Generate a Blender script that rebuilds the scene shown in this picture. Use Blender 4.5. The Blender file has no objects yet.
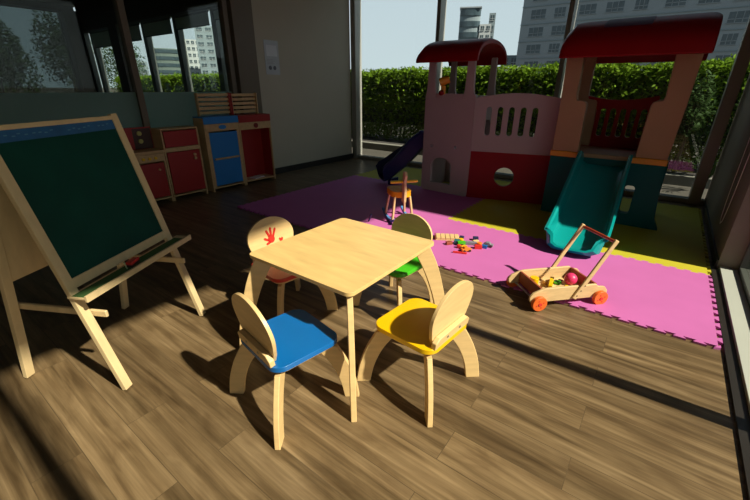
import bpy, bmesh, math, random
from mathutils import Vector, Matrix, Euler
from mathutils.geometry import tessellate_polygon
S = bpy.context.scene
COL = S.collection
random.seed(7)
PI = math.pi
def R(a): return math.radians(a)
def lin(r, g, b):
    f = lambda c: c/12.92 if c <= .04045 else ((c+.055)/1.055)**2.4
    return (f(r/255), f(g/255), f(b/255), 1)

# ------------------------------------------------------------------ camera
cam = bpy.data.cameras.new('camera')
cam.sensor_width = 36; cam.lens = 378.08/750*36; cam.clip_start = .02; cam.clip_end = 2000
co = bpy.data.objects.new('camera', cam); COL.objects.link(co)
RM = ((0.80195827, 0.23965506, -0.5472005), (0.59735725, -0.31371016, 0.73807198), (0.00522032, -0.91877711, -0.39474215))
co.matrix_world = Matrix(((RM[0][0], -RM[0][1], -RM[0][2], 0), (RM[1][0], -RM[1][1], -RM[1][2], 0),
                          (RM[2][0], -RM[2][1], -RM[2][2], 1.35), (0, 0, 0, 1)))
S.camera = co

# ------------------------------------------------------------------ world, sun, exposure
w = bpy.data.worlds.new('sky'); S.world = w; w.use_nodes = True
nt = w.node_tree; nt.nodes.clear()
wo = nt.nodes.new('ShaderNodeOutputWorld'); bg = nt.nodes.new('ShaderNodeBackground')
tc = nt.nodes.new('ShaderNodeTexCoord'); sx = nt.nodes.new('ShaderNodeSeparateXYZ'); cr = nt.nodes.new('ShaderNodeValToRGB')
nt.links.new(tc.outputs['Generated'], sx.inputs[0]); nt.links.new(sx.outputs['Z'], cr.inputs[0])
cr.color_ramp.elements[0].position = 0; cr.color_ramp.elements[0].color = lin(214, 229, 234)
cr.color_ramp.elements[1].position = .75; cr.color_ramp.elements[1].color = (.10, .17, .27, 1)
ce = cr.color_ramp.elements.new(.30); ce.color = lin(203, 220, 231)
nt.links.new(cr.outputs[0], bg.inputs[0]); nt.links.new(bg.outputs[0], wo.inputs[0])
bg.inputs[1].default_value = .98
sl = bpy.data.lights.new('sun', 'SUN'); sl.energy = 11.8; sl.angle = R(1.3); sl.color = (1, .93, .80)
so = bpy.data.objects.new('sun', sl); COL.objects.link(so)
so.rotation_euler = Vector((-1, -.03, -.95)).to_track_quat('-Z', 'Y').to_euler()
so.location = (6, 2, 6)
S.view_settings.view_transform = 'Standard'; S.view_settings.look = 'None'
S.view_settings.exposure = 0; S.view_settings.gamma = 1; S.view_settings.use_curve_mapping = False

# ------------------------------------------------------------------ materials
MATS = {}
def pmat(name, col, rough=.5, var=.06, scale=8, bump=0, spec=.5, metal=0, stretch=(1, 1, 1), col2=None):
    if name in MATS: return MATS[name]
    m = bpy.data.materials.new(name); m.use_nodes = True; n = m.node_tree; b = n.nodes['Principled BSDF']
    b.inputs['Roughness'].default_value = rough; b.inputs['Metallic'].default_value = metal
    b.inputs['Specular IOR Level'].default_value = spec
    t = n.nodes.new('ShaderNodeTexCoord'); mp = n.nodes.new('ShaderNodeMapping'); mp.inputs['Scale'].default_value = stretch
    no = n.nodes.new('ShaderNodeTexNoise'); no.inputs['Scale'].default_value = scale; no.inputs['Detail'].default_value = 4
    mx = n.nodes.new('ShaderNodeMix'); mx.data_type = 'RGBA'
    n.links.new(t.outputs['Object'], mp.inputs[0]); n.links.new(mp.outputs[0], no.inputs[0]); n.links.new(no.outputs[0], mx.inputs[0])
    a = [max(0, c*(1-2*var)) for c in col[:3]]+[1]
    z = [min(1, c*(1+2*var)) for c in col[:3]]+[1] if col2 is None else list(col2)
    mx.inputs[6].default_value = a; mx.inputs[7].default_value = z
    n.links.new(mx.outputs[2], b.inputs['Base Color'])
    if bump:
        bu = n.nodes.new('ShaderNodeBump'); bu.inputs['Strength'].default_value = bump; bu.inputs['Distance'].default_value = .004
        n.links.new(no.outputs[0], bu.inputs['Height']); n.links.new(bu.outputs[0], b.inputs['Normal'])
    MATS[name] = m
    return m
def glass(name, tint, refl=1.0):
    m = bpy.data.materials.new(name); m.use_nodes = True; n = m.node_tree; n.nodes.clear()
    o = n.nodes.new('ShaderNodeOutputMaterial'); tr = n.nodes.new('ShaderNodeBsdfTransparent'); g = n.nodes.new('ShaderNodeBsdfGlossy')
    g.inputs['Roughness'].default_value = .01; tr.inputs[0].default_value = tint
    fr = n.nodes.new('ShaderNodeLayerWeight'); pw = n.nodes.new('ShaderNodeMath'); pw.operation = 'POWER'; pw.inputs[1].default_value = 5
    mu = n.nodes.new('ShaderNodeMath'); mu.operation = 'MULTIPLY_ADD'; mu.inputs[1].default_value = .9*refl; mu.inputs[2].default_value = .035*refl
    mx = n.nodes.new('ShaderNodeMixShader')
    n.links.new(fr.outputs['Facing'], pw.inputs[0]); n.links.new(pw.outputs[0], mu.inputs[0]); n.links.new(mu.outputs[0], mx.inputs[0])
    n.links.new(tr.outputs[0], mx.inputs[1]); n.links.new(g.outputs[0], mx.inputs[2]); n.links.new(mx.outputs[0], o.inputs[0])
    return m
wood = pmat('pale_birch', (.72, .50, .23, 1), .42, .10, 6, .05, stretch=(1, 1, 6))
wood_top = pmat('birch_tabletop', (.74, .50, .20, 1), .38, .13, 5, .03, stretch=(1, 5, 5))
easel_wood = pmat('pine', (.66, .50, .27, 1), .5, .10, 8, .05, stretch=(3, 3, 1))
rubberwood = pmat('rubberwood', (.64, .44, .22, 1), .5, .12, 12, .05, stretch=(1, 5, 5))
red_wood = pmat('red_brown_stain', (.30, .07, .03, 1), .5, .15, 10, .05)
blue_p = pmat('blue_paint', (.005, .13, .42, 1), .25, .05)
yellow_p = pmat('yellow_paint', (.80, .48, .003, 1), .3, .05)
green_p = pmat('green_paint', (.06, .50, .02, 1), .3, .05)
red_p = pmat('red_paint', (.62, .03, .02, 1), .35, .05)
chalk = pmat('green_chalkboard', (.003, .050, .036, 1), .6, .18, 5, spec=.15)
blue_strip = pmat('blue_printed_strip', (.015, .10, .25, 1), .5, .2, 14)
white_p = pmat('white_paint', (.60, .58, .52, 1), .6, .04, 3)
wall_m = pmat('off_white_wall_paint', (.44, .41, .32, 1), .7, .03, 2)
wall_brown = pmat('brown_grey_wall', (.20, .175, .13, 1), .6, .06, 3)
ceil_m = pmat('ceiling_paint', (.20, .19, .16, 1), .8, .03, 2)
dark_wall = pmat('dark_brown_wall', (.06, .05, .04, 1), .7, .08, 3)
column_m = pmat('brown_column', (.13, .10, .065, 1), .5, .06, 3)
black_m = pmat('black_skirting', (.02, .017, .015, 1), .4, .1, 5)
alu = pmat('grey_aluminium', (.34, .33, .29, 1), .35, .04, 4, metal=.3)
alu_dk = pmat('dark_aluminium', (.09, .10, .09, 1), .4, .04, 4, metal=.2)
sill_m = pmat('white_sill', (.44, .46, .42, 1), .4, .03, 3)
pink_f = pmat('pink_foam', (.52, .135, .40, 1), .62, .05, 3, spec=.3)
yellow_f = pmat('yellow_foam', (.50, .44, .03, 1), .62, .05, 3, spec=.3)
pl_pink = pmat('pale_pink_plastic', (.44, .34, .33, 1), .5, .04, 3, spec=.25)
pl_beige = pmat('peach_plastic', (.40, .24, .13, 1), .5, .05, 3, spec=.25)
pl_red = pmat('red_plastic', (.27, .003, .006, 1), .4, .08, 3, spec=.2)
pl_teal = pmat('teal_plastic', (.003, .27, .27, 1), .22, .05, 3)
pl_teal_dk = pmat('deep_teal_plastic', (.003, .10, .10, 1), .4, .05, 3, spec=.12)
pl_orange = pmat('orange_plastic', (.75, .30, .02, 1), .4, .05, 3)
pl_navy = pmat('navy_plastic', (.006, .010, .07, 1), .35, .05, 3, spec=.2)
pl_purple = pmat('dark_purple_badge', (.10, .02, .07, 1), .5, .1, 3)
orange_w = pmat('orange_wheel_paint', (.75, .13, .015, 1), .4, .06)
white_s = pmat('white_plastic', (.7, .7, .68, 1), .4, .03)
grey_m = pmat('grey_metal', (.4, .4, .4, 1), .3, .03, metal=.8)
k_red = pmat('kitchen_red', (.34, .015, .012, 1), .45, .08, 3)
k_blue = pmat('kitchen_blue', (.02, .20, .55, 1), .45, .08, 3)
k_wood = pmat('kitchen_wood', (.55, .36, .17, 1), .5, .12, 6, stretch=(1, 4, 4))
k_dark = pmat('kitchen_dark', (.05, .02, .015, 1), .5, .1)
film_m = pmat('grey_green_film', (.26, .36, .34, 1), .5, .03)
deck = pmat('terrace_stone', (.06, .055, .045, 1), .9, .12, 3, spec=.08)
ledge = pmat('pale_concrete', (.15, .145, .12, 1), .8, .08, 3, spec=.1)
soil = pmat('dark_soil', (.03, .025, .02, 1), .9, .2, 9)
bark = pmat('bark', (.06, .045, .03, 1), .9, .2, 12)
leaf_m = pmat('hedge_leaf', (.055, .13, .006, 1), .7, .35, 9, spec=.08, col2=(.20, .34, .02, 1))
leaf_dk = pmat('tree_leaf', (.02, .05, .012, 1), .7, .3, 4, spec=.08, col2=(.06, .11, .03, 1))
b_grey = pmat('grey_render', (.21, .235, .25, 1), .8, .05, .2)
b_white = pmat('white_render', (.36, .38, .38, 1), .8, .04, .2)
b_teal = pmat('grey_green_render', (.09, .12, .11, 1), .8, .05, .2)
b_blue = pmat('blue_grey_render', (.16, .20, .215, 1), .8, .05, .2)
b_dark = pmat('dark_window_glass', (.035, .055, .065, 1), .25, .3, .6)
clear = glass('clear_glass', (.96, .98, .97, 1))
side_glass = glass('side_window_glass', (.80, .80, .76, 1))
part_glass = glass('partition_glass', (.90, .93, .91, 1), .7)
reflection_dim_glass = glass('tinted_glass', (.30, .34, .345, 1), .35)  # tint dims the added end window to the strength of a faint reflection

def leaf_translucent(m):
    n = m.node_tree; b = n.nodes['Principled BSDF']; o = n.nodes['Material Output']
    t = n.nodes.new('ShaderNodeBsdfTranslucent'); mx = n.nodes.new('ShaderNodeMixShader'); mx.inputs[0].default_value = .35
    src = b.inputs['Base Color'].links[0].from_socket
    n.links.new(src, t.inputs[0]); n.links.new(b.outputs[0], mx.inputs[1]); n.links.new(t.outputs[0], mx.inputs[2]); n.links.new(mx.outputs[0], o.inputs[0])
leaf_translucent(leaf_m); leaf_translucent(leaf_dk)

def film_mat():
    n = film_m.node_tree; b = n.nodes['Principled BSDF']; o = n.nodes['Material Output']
    t = n.nodes.new('ShaderNodeBsdfTranslucent'); t.inputs[0].default_value = (.75, .90, .84, 1)
    mx = n.nodes.new('ShaderNodeMixShader'); mx.inputs[0].default_value = .72
    n.links.new(b.outputs[0], mx.inputs[1]); n.links.new(t.outputs[0], mx.inputs[2]); n.links.new(mx.outputs[0], o.inputs[0])
film_mat()

def floor_material():
    m = bpy.data.materials.new('wood_plank_floor'); m.use_nodes = True; n = m.node_tree; b = n.nodes['Principled BSDF']; L = n.links.new
    t = n.nodes.new('ShaderNodeTexCoord')
    br = n.nodes.new('ShaderNodeTexBrick'); br.inputs['Color1'].default_value = (0, 0, 0, 1); br.inputs['Color2'].default_value = (1, 1, 1, 1)
    br.inputs['Mortar'].default_value = (.5, .5, .5, 1); br.inputs['Scale'].default_value = 1; br.inputs['Mortar Size'].default_value = .0016
    br.inputs['Mortar Smooth'].default_value = .3; br.inputs['Brick Width'].default_value = 1.15; br.inputs['Row Height'].default_value = .165
    br.offset = .37; br.offset_frequency = 2
    L(t.outputs['Object'], br.inputs[0])
    cx = n.nodes.new('ShaderNodeCombineXYZ'); sp = n.nodes.new('ShaderNodeSeparateColor'); L(br.outputs['Color'], sp.inputs[0])
    mu = n.nodes.new('ShaderNodeMath'); mu.operation = 'MULTIPLY'; mu.inputs[1].default_value = 37; L(sp.outputs[0], mu.inputs[0])
    L(mu.outputs[0], cx.inputs[0]); L(mu.outputs[0], cx.inputs[2])
    va = n.nodes.new('ShaderNodeVectorMath'); va.operation = 'ADD'; L(t.outputs['Object'], va.inputs[0]); L(cx.outputs[0], va.inputs[1])
    def noise(sc, st, det=5, dist=0):
        mp = n.nodes.new('ShaderNodeMapping'); mp.inputs['Scale'].default_value = st; L(va.outputs[0], mp.inputs[0])
        no = n.nodes.new('ShaderNodeTexNoise'); no.inputs['Scale'].default_value = sc; no.inputs['Detail'].default_value = det; no.inputs['Distortion'].default_value = dist
        L(mp.outputs[0], no.inputs[0]); return no.outputs[0]
    n1 = noise(2.0, (.5, 9, 1), 7, .8); n2 = noise(9, (.3, 14, 1), 5, .3); n3 = noise(4, (.8, 3.5, 1), 4, 1.2)
    r1 = n.nodes.new('ShaderNodeValToRGB'); e = r1.color_ramp.elements
    e[0].position = .30; e[0].color = (.09, .059, .029, 1); e[1].position = .74; e[1].color = (.28, .198, .110, 1)
    x = e.new(.5); x.color = (.175, .119, .062, 1)
    L(n1, r1.inputs[0])
    def mix(a, bb, f, mode):
        k = n.nodes.new('ShaderNodeMix'); k.data_type = 'RGBA'; k.blend_type = mode
        if isinstance(f, float): k.inputs[0].default_value = f
        else: L(f, k.inputs[0])
        L(a, k.inputs[6])
        if isinstance(bb, tuple): k.inputs[7].default_value = bb
        else: L(bb, k.inputs[7])
        return k.outputs[2]
    c = mix(r1.outputs[0], n2, .45, 'OVERLAY')
    r3 = n.nodes.new('ShaderNodeValToRGB'); r3.color_ramp.elements[0].position = .35; r3.color_ramp.elements[0].color = (.62, .58, .55, 1)
    r3.color_ramp.elements[1].position = .6; r3.color_ramp.elements[1].color = (1.0, 1.0, 1.0, 1); L(n3, r3.inputs[0])
    c = mix(c, r3.outputs[0], .7, 'MULTIPLY')
    rp = n.nodes.new('ShaderNodeValToRGB'); rp.color_ramp.elements[0].color = (.84, .83, .81, 1); rp.color_ramp.elements[1].color = (1.10, 1.08, 1.04, 1); L(sp.outputs[0], rp.inputs[0])
    c = mix(c, rp.outputs[0], .9, 'MULTIPLY')
    mf = n.nodes.new('ShaderNodeMath'); mf.operation = 'MULTIPLY'; mf.inputs[1].default_value = .55; L(br.outputs['Fac'], mf.inputs[0]); c = mix(c, (.05, .035, .02, 1), mf.outputs[0], 'MIX')
    L(c, b.inputs['Base Color']); b.inputs['Roughness'].default_value = .36; b.inputs['Specular IOR Level'].default_value = .35
    bu = n.nodes.new('ShaderNodeBump'); bu.inputs['Strength'].default_value = .15; bu.inputs['Distance'].default_value = .002
    L(n2, bu.inputs['Height']); L(bu.outputs[0], b.inputs['Normal'])
    return m
floor_m = floor_material()

# ------------------------------------------------------------------ mesh helpers
class MB:
    def __init__(s): s.v = []; s.f = []
    def add(s, vs, fs, M=None):
        o = len(s.v)
        s.v += [tuple(M @ Vector(v)) if M else tuple(v) for v in vs]; s.f += [tuple(i+o for i in f) for f in fs]; return s
    def box(s, a, b, M=None):
        x0, y0, z0 = [min(p, q) for p, q in zip(a, b)]; x1, y1, z1 = [max(p, q) for p, q in zip(a, b)]
        return s.add([(x0, y0, z0), (x1, y0, z0), (x1, y1, z0), (x0, y1, z0), (x0, y0, z1), (x1, y0, z1), (x1, y1, z1), (x0, y1, z1)],
                     [(0, 3, 2, 1), (4, 5, 6, 7), (0, 1, 5, 4), (1, 2, 6, 5), (2, 3, 7, 6), (3, 0, 4, 7)], M)
    def prism(s, loops, w0, w1, M=None):
        """loops in (u,v): outer then holes; extruded along w; M maps (u,v,w) to space"""
        vs = []; fs = []; n = sum(len(l) for l in loops)
        flat = [p for l in loops for p in l]
        tri = tessellate_polygon([[Vector((p[0], p[1], 0)) for p in l] for l in loops])
        vs = [(p[0], p[1], w0) for p in flat]+[(p[0], p[1], w1) for p in flat]
        def area(l): return sum(l[i][0]*l[(i+1) % len(l)][1]-l[(i+1) % len(l)][0]*l[i][1] for i in range(len(l)))
        for t in tri:
            a, b, c = [flat[i] for i in t]
            ccw = (b[0]-a[0])*(c[1]-a[1])-(b[1]-a[1])*(c[0]-a[0]) > 0
            t2 = t if ccw else t[::-1]
            fs.append(tuple(i+n for i in t2)); fs.append(tuple(t2[::-1]))
        o = 0
        for k, l in enumerate(loops):
            m = len(l); pos = area(l) > 0
            for i in range(m):
                j = (i+1) % m; q = (o+i, o+j, o+j+n, o+i+n)
                fs.append(q if (pos == (k == 0)) else q[::-1])
            o += m
        return s.add(vs, fs, M)
    def loft(s, rings, cap=True, closed=True):
        m = len(rings[0]); vs = [p for r in rings for p in r]; fs = []
        for i in range(len(rings)-1):
            for j in range(m if closed else m-1):
                k = (j+1) % m
                fs.append((i*m+j, i*m+k, (i+1)*m+k, (i+1)*m+j))
        if cap: fs.append(tuple(range(m))[::-1]); fs.append(tuple((len(rings)-1)*m+i for i in range(m)))
        return s.add(vs, fs)
    def tube(s, pts, r, seg=10, cap=True):
        pts = [Vector(p) for p in pts]; rs = r if isinstance(r, (list, tuple)) else [r]*len(pts); rings = []
        up = None
        for i, p in enumerate(pts):
            d = (pts[min(i+1, len(pts)-1)]-pts[max(i-1, 0)]).normalized()
            if up is None:
                up = Vector((0, 0, 1)) if abs(d.z) < .9 else Vector((1, 0, 0))
            a = d.cross(up).normalized(); up = a.cross(d).normalized()
            rings.append([tuple(p+rs[i]*(math.cos(2*PI*k/seg)*a+math.sin(2*PI*k/seg)*up)) for k in range(seg)])
        return s.loft(rings, cap)
    def ball(s, c, r, seg=16, sc=(1, 1, 1)):
        vs = []; fs = []; n = seg//2
        for i in range(1, n):
            th = PI*i/n
            for j in range(seg):
                ph = 2*PI*j/seg; vs.append((c[0]+r*sc[0]*math.sin(th)*math.cos(ph), c[1]+r*sc[1]*math.sin(th)*math.sin(ph), c[2]+r*sc[2]*math.cos(th)))
        vs += [(c[0], c[1], c[2]+r*sc[2]), (c[0], c[1], c[2]-r*sc[2])]; T = len(vs)-2
        for i in range(n-2):
            for j in range(seg): fs.append((i*seg+j, (i+1)*seg+j, (i+1)*seg+(j+1) % seg, i*seg+(j+1) % seg))
        for j in range(seg):
            fs.append((T, j, (j+1) % seg)); fs.append((T+1, (n-2)*seg+(j+1) % seg, (n-2)*seg+j))
        return s.add(vs, fs)
    def build(s, name, mat, parent=None, bevel=0, loc=None, rot=None, seg=2, smooth=True):
        me = bpy.data.meshes.new(name); me.from_pydata(s.v, [], s.f)
        bm = bmesh.new(); bm.from_mesh(me); bmesh.ops.recalc_face_normals(bm, faces=bm.faces); bm.to_mesh(me); bm.free()
        me.materials.append(mat)
        if smooth:
            me.shade_smooth(); me.set_sharp_from_angle(angle=R(32))
        o = bpy.data.objects.new(name, me); COL.objects.link(o)
        if parent: o.parent = parent
        if loc: o.location = loc
        if rot is not None: o.rotation_euler = (0, 0, rot)
        if bevel:
            b = o.modifiers.new('bevel', 'BEVEL'); b.width = bevel; b.segments = seg; b.limit_method = 'ANGLE'; b.angle_limit = R(40); b.harden_normals = True
        return o
def tag(o, label=None, cat=None, group=None, kind=None):
    if label: o['label'] = label
    if cat: o['category'] = cat
    if group: o['group'] = group
    if kind: o['kind'] = kind
    return o
def thing(name, label, cat, loc=(0, 0, 0), rotz=0, group=None):
    o = bpy.data.objects.new(name, None); COL.objects.link(o); o.empty_display_size = .1
    o.location = loc; o.rotation_euler = (0, 0, rotz); return tag(o, label, cat, group)
def struct(name, mb, mat, parent=None, bevel=0, smooth=True):
    o = mb.build(name, mat, parent, bevel, smooth=smooth)
    if not parent: o['kind'] = 'structure'
    return o
def box(a, b, M=None): return MB().box(a, b, M)
def axes(o, u, v, w):
    return Matrix(((u[0], v[0], w[0], o[0]), (u[1], v[1], w[1], o[1]), (u[2], v[2], w[2], o[2]), (0, 0, 0, 1)))
XZ = axes((0, 0, 0), (1, 0, 0), (0, 0, 1), (0, -1, 0))     # (u,v,w)->(x,z,-y)
YZ = axes((0, 0, 0), (0, 1, 0), (0, 0, 1), (1, 0, 0))      # (u,v,w)->(y,z,x)
def rrect(x0, y0, x1, y1, r, n=6):
    P = []
    for cx, cy, a in ((x1-r, y0+r, -90), (x1-r, y1-r, 0), (x0+r, y1-r, 90), (x0+r, y0+r, 180)):
        for i in range(n+1):
            t = R(a+90*i/n); P.append((cx+r*math.cos(t), cy+r*math.sin(t)))
    return P
def circ(cx, cy, r, n=20, ry=None): return [(cx+r*math.cos(2*PI*i/n), cy+(ry or r)*math.sin(2*PI*i/n)) for i in range(n)]

# ------------------------------------------------------------------ room shell
XL, XR, YB, YF, ZC = -5.13, .58, 6.2, -3.6, 3.95
struct('floor', box((-18.3, YF-.2, -.12), (.9, YB+.12, 0)), floor_m, smooth=False)
struct('ceiling', box((-18.3, YF-.2, ZC), (.9, YB+.12, ZC+.15)), ceil_m, smooth=False)
struct('wall_near', box((-18.3, YF-.2, 0), (.9, YF, ZC)), wall_brown, smooth=False)
# white wall on the left, with its brown column and skirting
struct('wall_left', box((XL-.17, 3.94, 0), (XL, YB-.1, ZC)), wall_m, smooth=False)
struct('trim_1', box((XL-.2, 3.60, 0), (XL+.04, 3.94, ZC)), column_m, bevel=.004)
struct('trim_2', box((XL-.17, YF, 3.05), (XL, 3.60, ZC)), dark_wall)
struct('baseboard_left', box((XL, 3.94, 0), (XL+.018, YB-.06, .10)), black_m, bevel=.002)
# right wall: solid beyond y 3.82, window before it
struct('wall_right', box((XR, 3.90, 0), (.90, YB+.1, ZC)), wall_brown, smooth=False)
struct('baseboard_right', box((.545, YF, 0), (.595, 3.90, .014)).box((XR-.014, 3.90, 0), (XR, YB-.1, .08)), black_m)
struct('trim_3', box((.595, YF, 0), (.705, 3.895, .035)), sill_m, bevel=.003)
struct('trim_4', box((.66, YF, 3.09), (.80, 3.90, ZC)), wall_brown)
wf = struct('window_1', box((.705, YF, .0), (.79, 3.90, .07)).box((.69, YF, 3.03), (.78, 3.90, 3.09)), alu_dk, bevel=.003)
box((.705, 3.85, .07), (.785, 3.90, 3.03)).build('frame', alu_dk, wf, .003)
for y in (1.935, .14, -1.70): box((.70, y-.042, .07), (.79, y+.042, 3.03)).build('mullion', alu_dk, wf, .003)
box((.738, YF, .07), (.746, 3.85, 3.03)).build('pane', side_glass, wf, smooth=False)
# back window wall
HW = 3.2
wb = struct('window_2', box((XL-.17, YB-.05, 0), (XR, YB+.09, .065)).box((XL-.17, YB-.05, HW), (XR, YB+.09, HW+.06)), alu, bevel=.003)
for i, x in enumerate((-5.085, -3.33, -1.39, .47)):
    wd = .055 if i == 0 else (.06 if i == 3 else .032)
    box((x-wd, YB-.07, .0), (x+wd, YB+.12, HW)).build('mullion', alu, wb, .004)
box((XL, YB+.015, .065), (XR-.02, YB+.023, HW)).build('pane', clear, wb, smooth=False)
struct('wall_back', box((XL-.17, YB-.05, HW+.06), (XR, YB+.12, ZC)), wall_brown)
# glazed partition to the next room
wp = struct('window_3', box((XL-.09, YF, 0), (XL-.02, 3.60, .05)).box((XL-.09, YF, 3.0), (XL-.02, 3.60, 3.05)), alu_dk, bevel=.003)
for y in (3.53, 2.23, .30, -1.6): box((XL-.11, y-.035, .05), (XL, y+.035, 3.0)).build('mullion', column_m, wp, .003)
box((XL-.058, YF, .05), (XL-.052, 3.5, 3.0)).build('pane', part_glass, wp, smooth=False)
tag(box((XL-.050, YF, .05), (XL-.047, 3.5, 1.285)).build('privacy_film', film_m, wp, smooth=False), 'grey frosted film on the lower glass')
# next room
struct('wall_next_room_end', box((-18.3, YF, 0), (-18.0, YB, .9)).box((-18.3, YF, 3.76), (-18, YB, ZC)).box((-18.3, 5.75, .9), (-17.7, YB+.1, 3.76)), dark_wall)
w4 = struct('window_4', box((-18.15, YF, .9), (-18.0, 5.75, .96)).box((-18.15, YF, 3.7), (-18.0, 5.75, 3.76)), alu_dk)  # added window; its dimmed view stands in for a reflection in the partition
for y in (3.55, .8, -1.9): box((-18.13, y-.03, .96), (-18.02, y+.03, 3.7)).build('mullion', alu, w4, .003)
box((-18.08, YF, .96), (-18.07, 5.75, 3.7)).build('pane', reflection_dim_glass, w4, smooth=False)
fac = box((-17.7, YB-.05, 0), (XL-.17, YB+.1, .85)).box((-17.7, YB-.05, 3.12), (XL-.17, YB+.1, ZC))
fac.box((-15.2, YB-.15, .85), (-14.6, YB+.1, 3.12))
struct('wall_next_room_back', fac, dark_wall)
w5 = struct('window_5', box((-17.7, YB-.03, .85), (XL-.17, YB+.08, .90)).box((-17.7, YB-.03, 3.07), (XL-.17, YB+.08, 3.12)), alu_dk)
for x in (-17.6, -16.9, -13.05, -11.25, -9.45, -7.6, -5.7): box((x-.10, YB-.06, .9), (x+.10, YB+.10, 3.07)).build('mullion', alu_dk, w5, .003)
box((-17.7, YB+.01, .9), (XL-.17, YB+.016, 3.07)).build('pane', clear, w5, smooth=False)
blind_m = pmat('grey_green_blind', (.42, .47, .41, 1), .8, .06, 4); leaf_translucent(blind_m)
for i, (x0, x1, z) in enumerate(((-16.8, -15.25, 2.55), (-14.55, -13.17, 2.60), (-12.93, -11.37, 2.66), (-11.13, -9.57, 2.72), (-9.33, -7.72, 2.80))):
    b = thing('roller_blind', ['grey roller blind half lowered in the farthest window bay left of the building view',
        'grey roller blind in the next room window bay just right of the leaning grey post',
        'grey roller blind above the round grey green building', 'grey roller blind above the tall blue grey tower block',
        'grey roller blind in the bay nearest the brown column'][i], 'blind', ((x0+x1)/2, YB-.10, z), 0, 'roller blinds in the next room')
    h = (x1-x0)/2
    box((-h, -.004, .02), (h, .004, 3.02-z)).build('cloth', blind_m, b)
    box((-h, -.012, 0), (h, .012, .025)).build('bottom_bar', alu_dk, b, .003)
    MB().tube([(-h, 0, 3.02-z), (h, 0, 3.02-z)], .03, 12).build('roller', alu_dk, b)

# ------------------------------------------------------------------ outside
struct('ground', box((-400, YB+.121, -.10), (300, 420, -.02)).box((-400, -60, -.10), (-18.31, YB+.12, -.02)).box((.91, -60, -.10), (300, YB+.12, -.02)), deck, smooth=False)
tag(box((-16, 7.45, -.02), (6, 7.6, .13)).build('planter_kerb', ledge, bevel=.01), 'long pale concrete kerb in front of the hedge outside the windows', 'kerb')
tag(box((-16, 7.6, -.02), (6, 9.3, .10)).build('planting_bed', soil), 'dark soil bed the hedge grows from behind the kerb', 'planting bed')
def leaves(mb, n, fn, size, rnd=random):
    for _ in range(n):
        p, s = fn(rnd); sz = size*s*rnd.uniform(.7, 1.3)
        a = Vector((rnd.gauss(0, 1), rnd.gauss(0, 1), rnd.gauss(0, .7))).normalized()
        b = a.cross(Vector((rnd.gauss(0, 1), rnd.gauss(0, 1), rnd.gauss(0, 1)))).normalized()
        p = Vector(p); l = a*sz; q = b*sz*.42
        i = len(mb.v)
        mb.v += [tuple(p-l), tuple(p+q), tuple(p+l), tuple(p-q)]; mb.f.append((i, i+1, i+2, i+3))
def quick(mb, name, mat, parent=None):
    me = bpy.data.meshes.new(name); me.from_pydata(mb.v, [], mb.f); me.materials.append(mat)
    o = bpy.data.objects.new(name, me); COL.objects.link(o)
    if parent: o.parent = parent
    return o
hg = thing('hedge', 'long clipped green hedge standing behind the kerb outside the windows', 'hedge', (-6, 8.65, .105))
def hpos(r):
    x = r.uniform(-15, 8.5); t = r.random()
    top = 1.70+.05*math.sin(x*3.1)+.04*math.sin(x*7.7+1)
    if t < .18: z = top-.1+r.gauss(0, .06); y = r.uniform(-.5, .55)
    elif t < .44: z = .85+.9*r.random()**.8; y = -.42+max(-.2, r.gauss(0, .08))
    else: z = .14+.85*r.random(); y = r.uniform(-.48, .45)
    return (x, y, min(z, top+.06)-.1), (1.25 if t < .44 else 1.0)
mb = MB(); leaves(mb, 150000, hpos, .036); quick(mb, 'foliage', leaf_m, hg)
mb = MB()
for _ in range(900):                                   # soft shoots along the top
    x = random.uniform(-8, 8.5); y = random.uniform(-.4, .4)
    for k in range(3):
        p = Vector((x+random.gauss(0, .02), y, 1.55+.05*k)); i = len(mb.v); d = Vector((random.gauss(0, .03), random.gauss(0, .03), .05))
        mb.v += [tuple(p), tuple(p+d*.5+Vector((.008, 0, 0))), tuple(p+d), tuple(p+d*.5-Vector((.008, 0, 0)))]; mb.f.append((i, i+1, i+2, i+3))
quick(mb, 'shoots', leaf_m, hg)
box((-15, -.26, .40), (8.5, .38, 1.50)).build('dense_core', pmat('hedge_inner_twigs', (.014, .025, .008, 1), .9, .3, 12), hg)  # added dark box blocks light; the hedge's inner shade is in its colour
mb = MB()
for i in range(150):
    x = -8+i*.11+random.uniform(-.03, .03); y = random.uniform(-.25, .25)
    mb.tube([(x, y, 0), (x+random.gauss(0, .04), y+random.gauss(0, .04), .45), (x+random.gauss(0, .07), y+random.gauss(0, .07), .9)], [.016, .012, .008], 5)
tag(mb.build('stems', bark, hg), kind='stuff')
def ell(c, r):
    def f(rn):
        while True:
            p = [rn.uniform(-1, 1) for _ in range(3)]
            q = sum(a*a for a in p)
            if .25 < q < 1: break
        j = 1+.18*math.sin(5*p[0]+3*p[2])*math.cos(4*p[1])
        return tuple(c[k]+r[k]*p[k]*j for k in range(3)), 1
    return f
def shrub(name, label, x, y, h, r, n, size, mat, cat='shrub', trunk=.03, group=None, z0=.10):
    t = thing(name, label, cat, (x, y, z0), 0, group)
    m = MB(); k = 5
    for i in range(k):
        a = 2*PI*i/k; c = (math.cos(a)*r*.45, math.sin(a)*r*.45, h*.62+random.uniform(-.1, .14)*h)
        leaves(m, n//k, ell(c, (r*.62, r*.62, h*.33)), size)
    quick(m, 'foliage', mat, t)
    m = MB(); m.tube([(0, 0, .002), (r*.05, 0, h*.35), (0, .03, h*.75)], [trunk, trunk*.8, trunk*.4], 7)
    for i in range(4):
        a = 2*PI*i/4+.4; m.tube([(r*.03, 0, h*.35), (math.cos(a)*r*.4, math.sin(a)*r*.4, h*.65)], [trunk*.6, trunk*.3], 6)
    m.build('trunk', bark, t); return t
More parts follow.
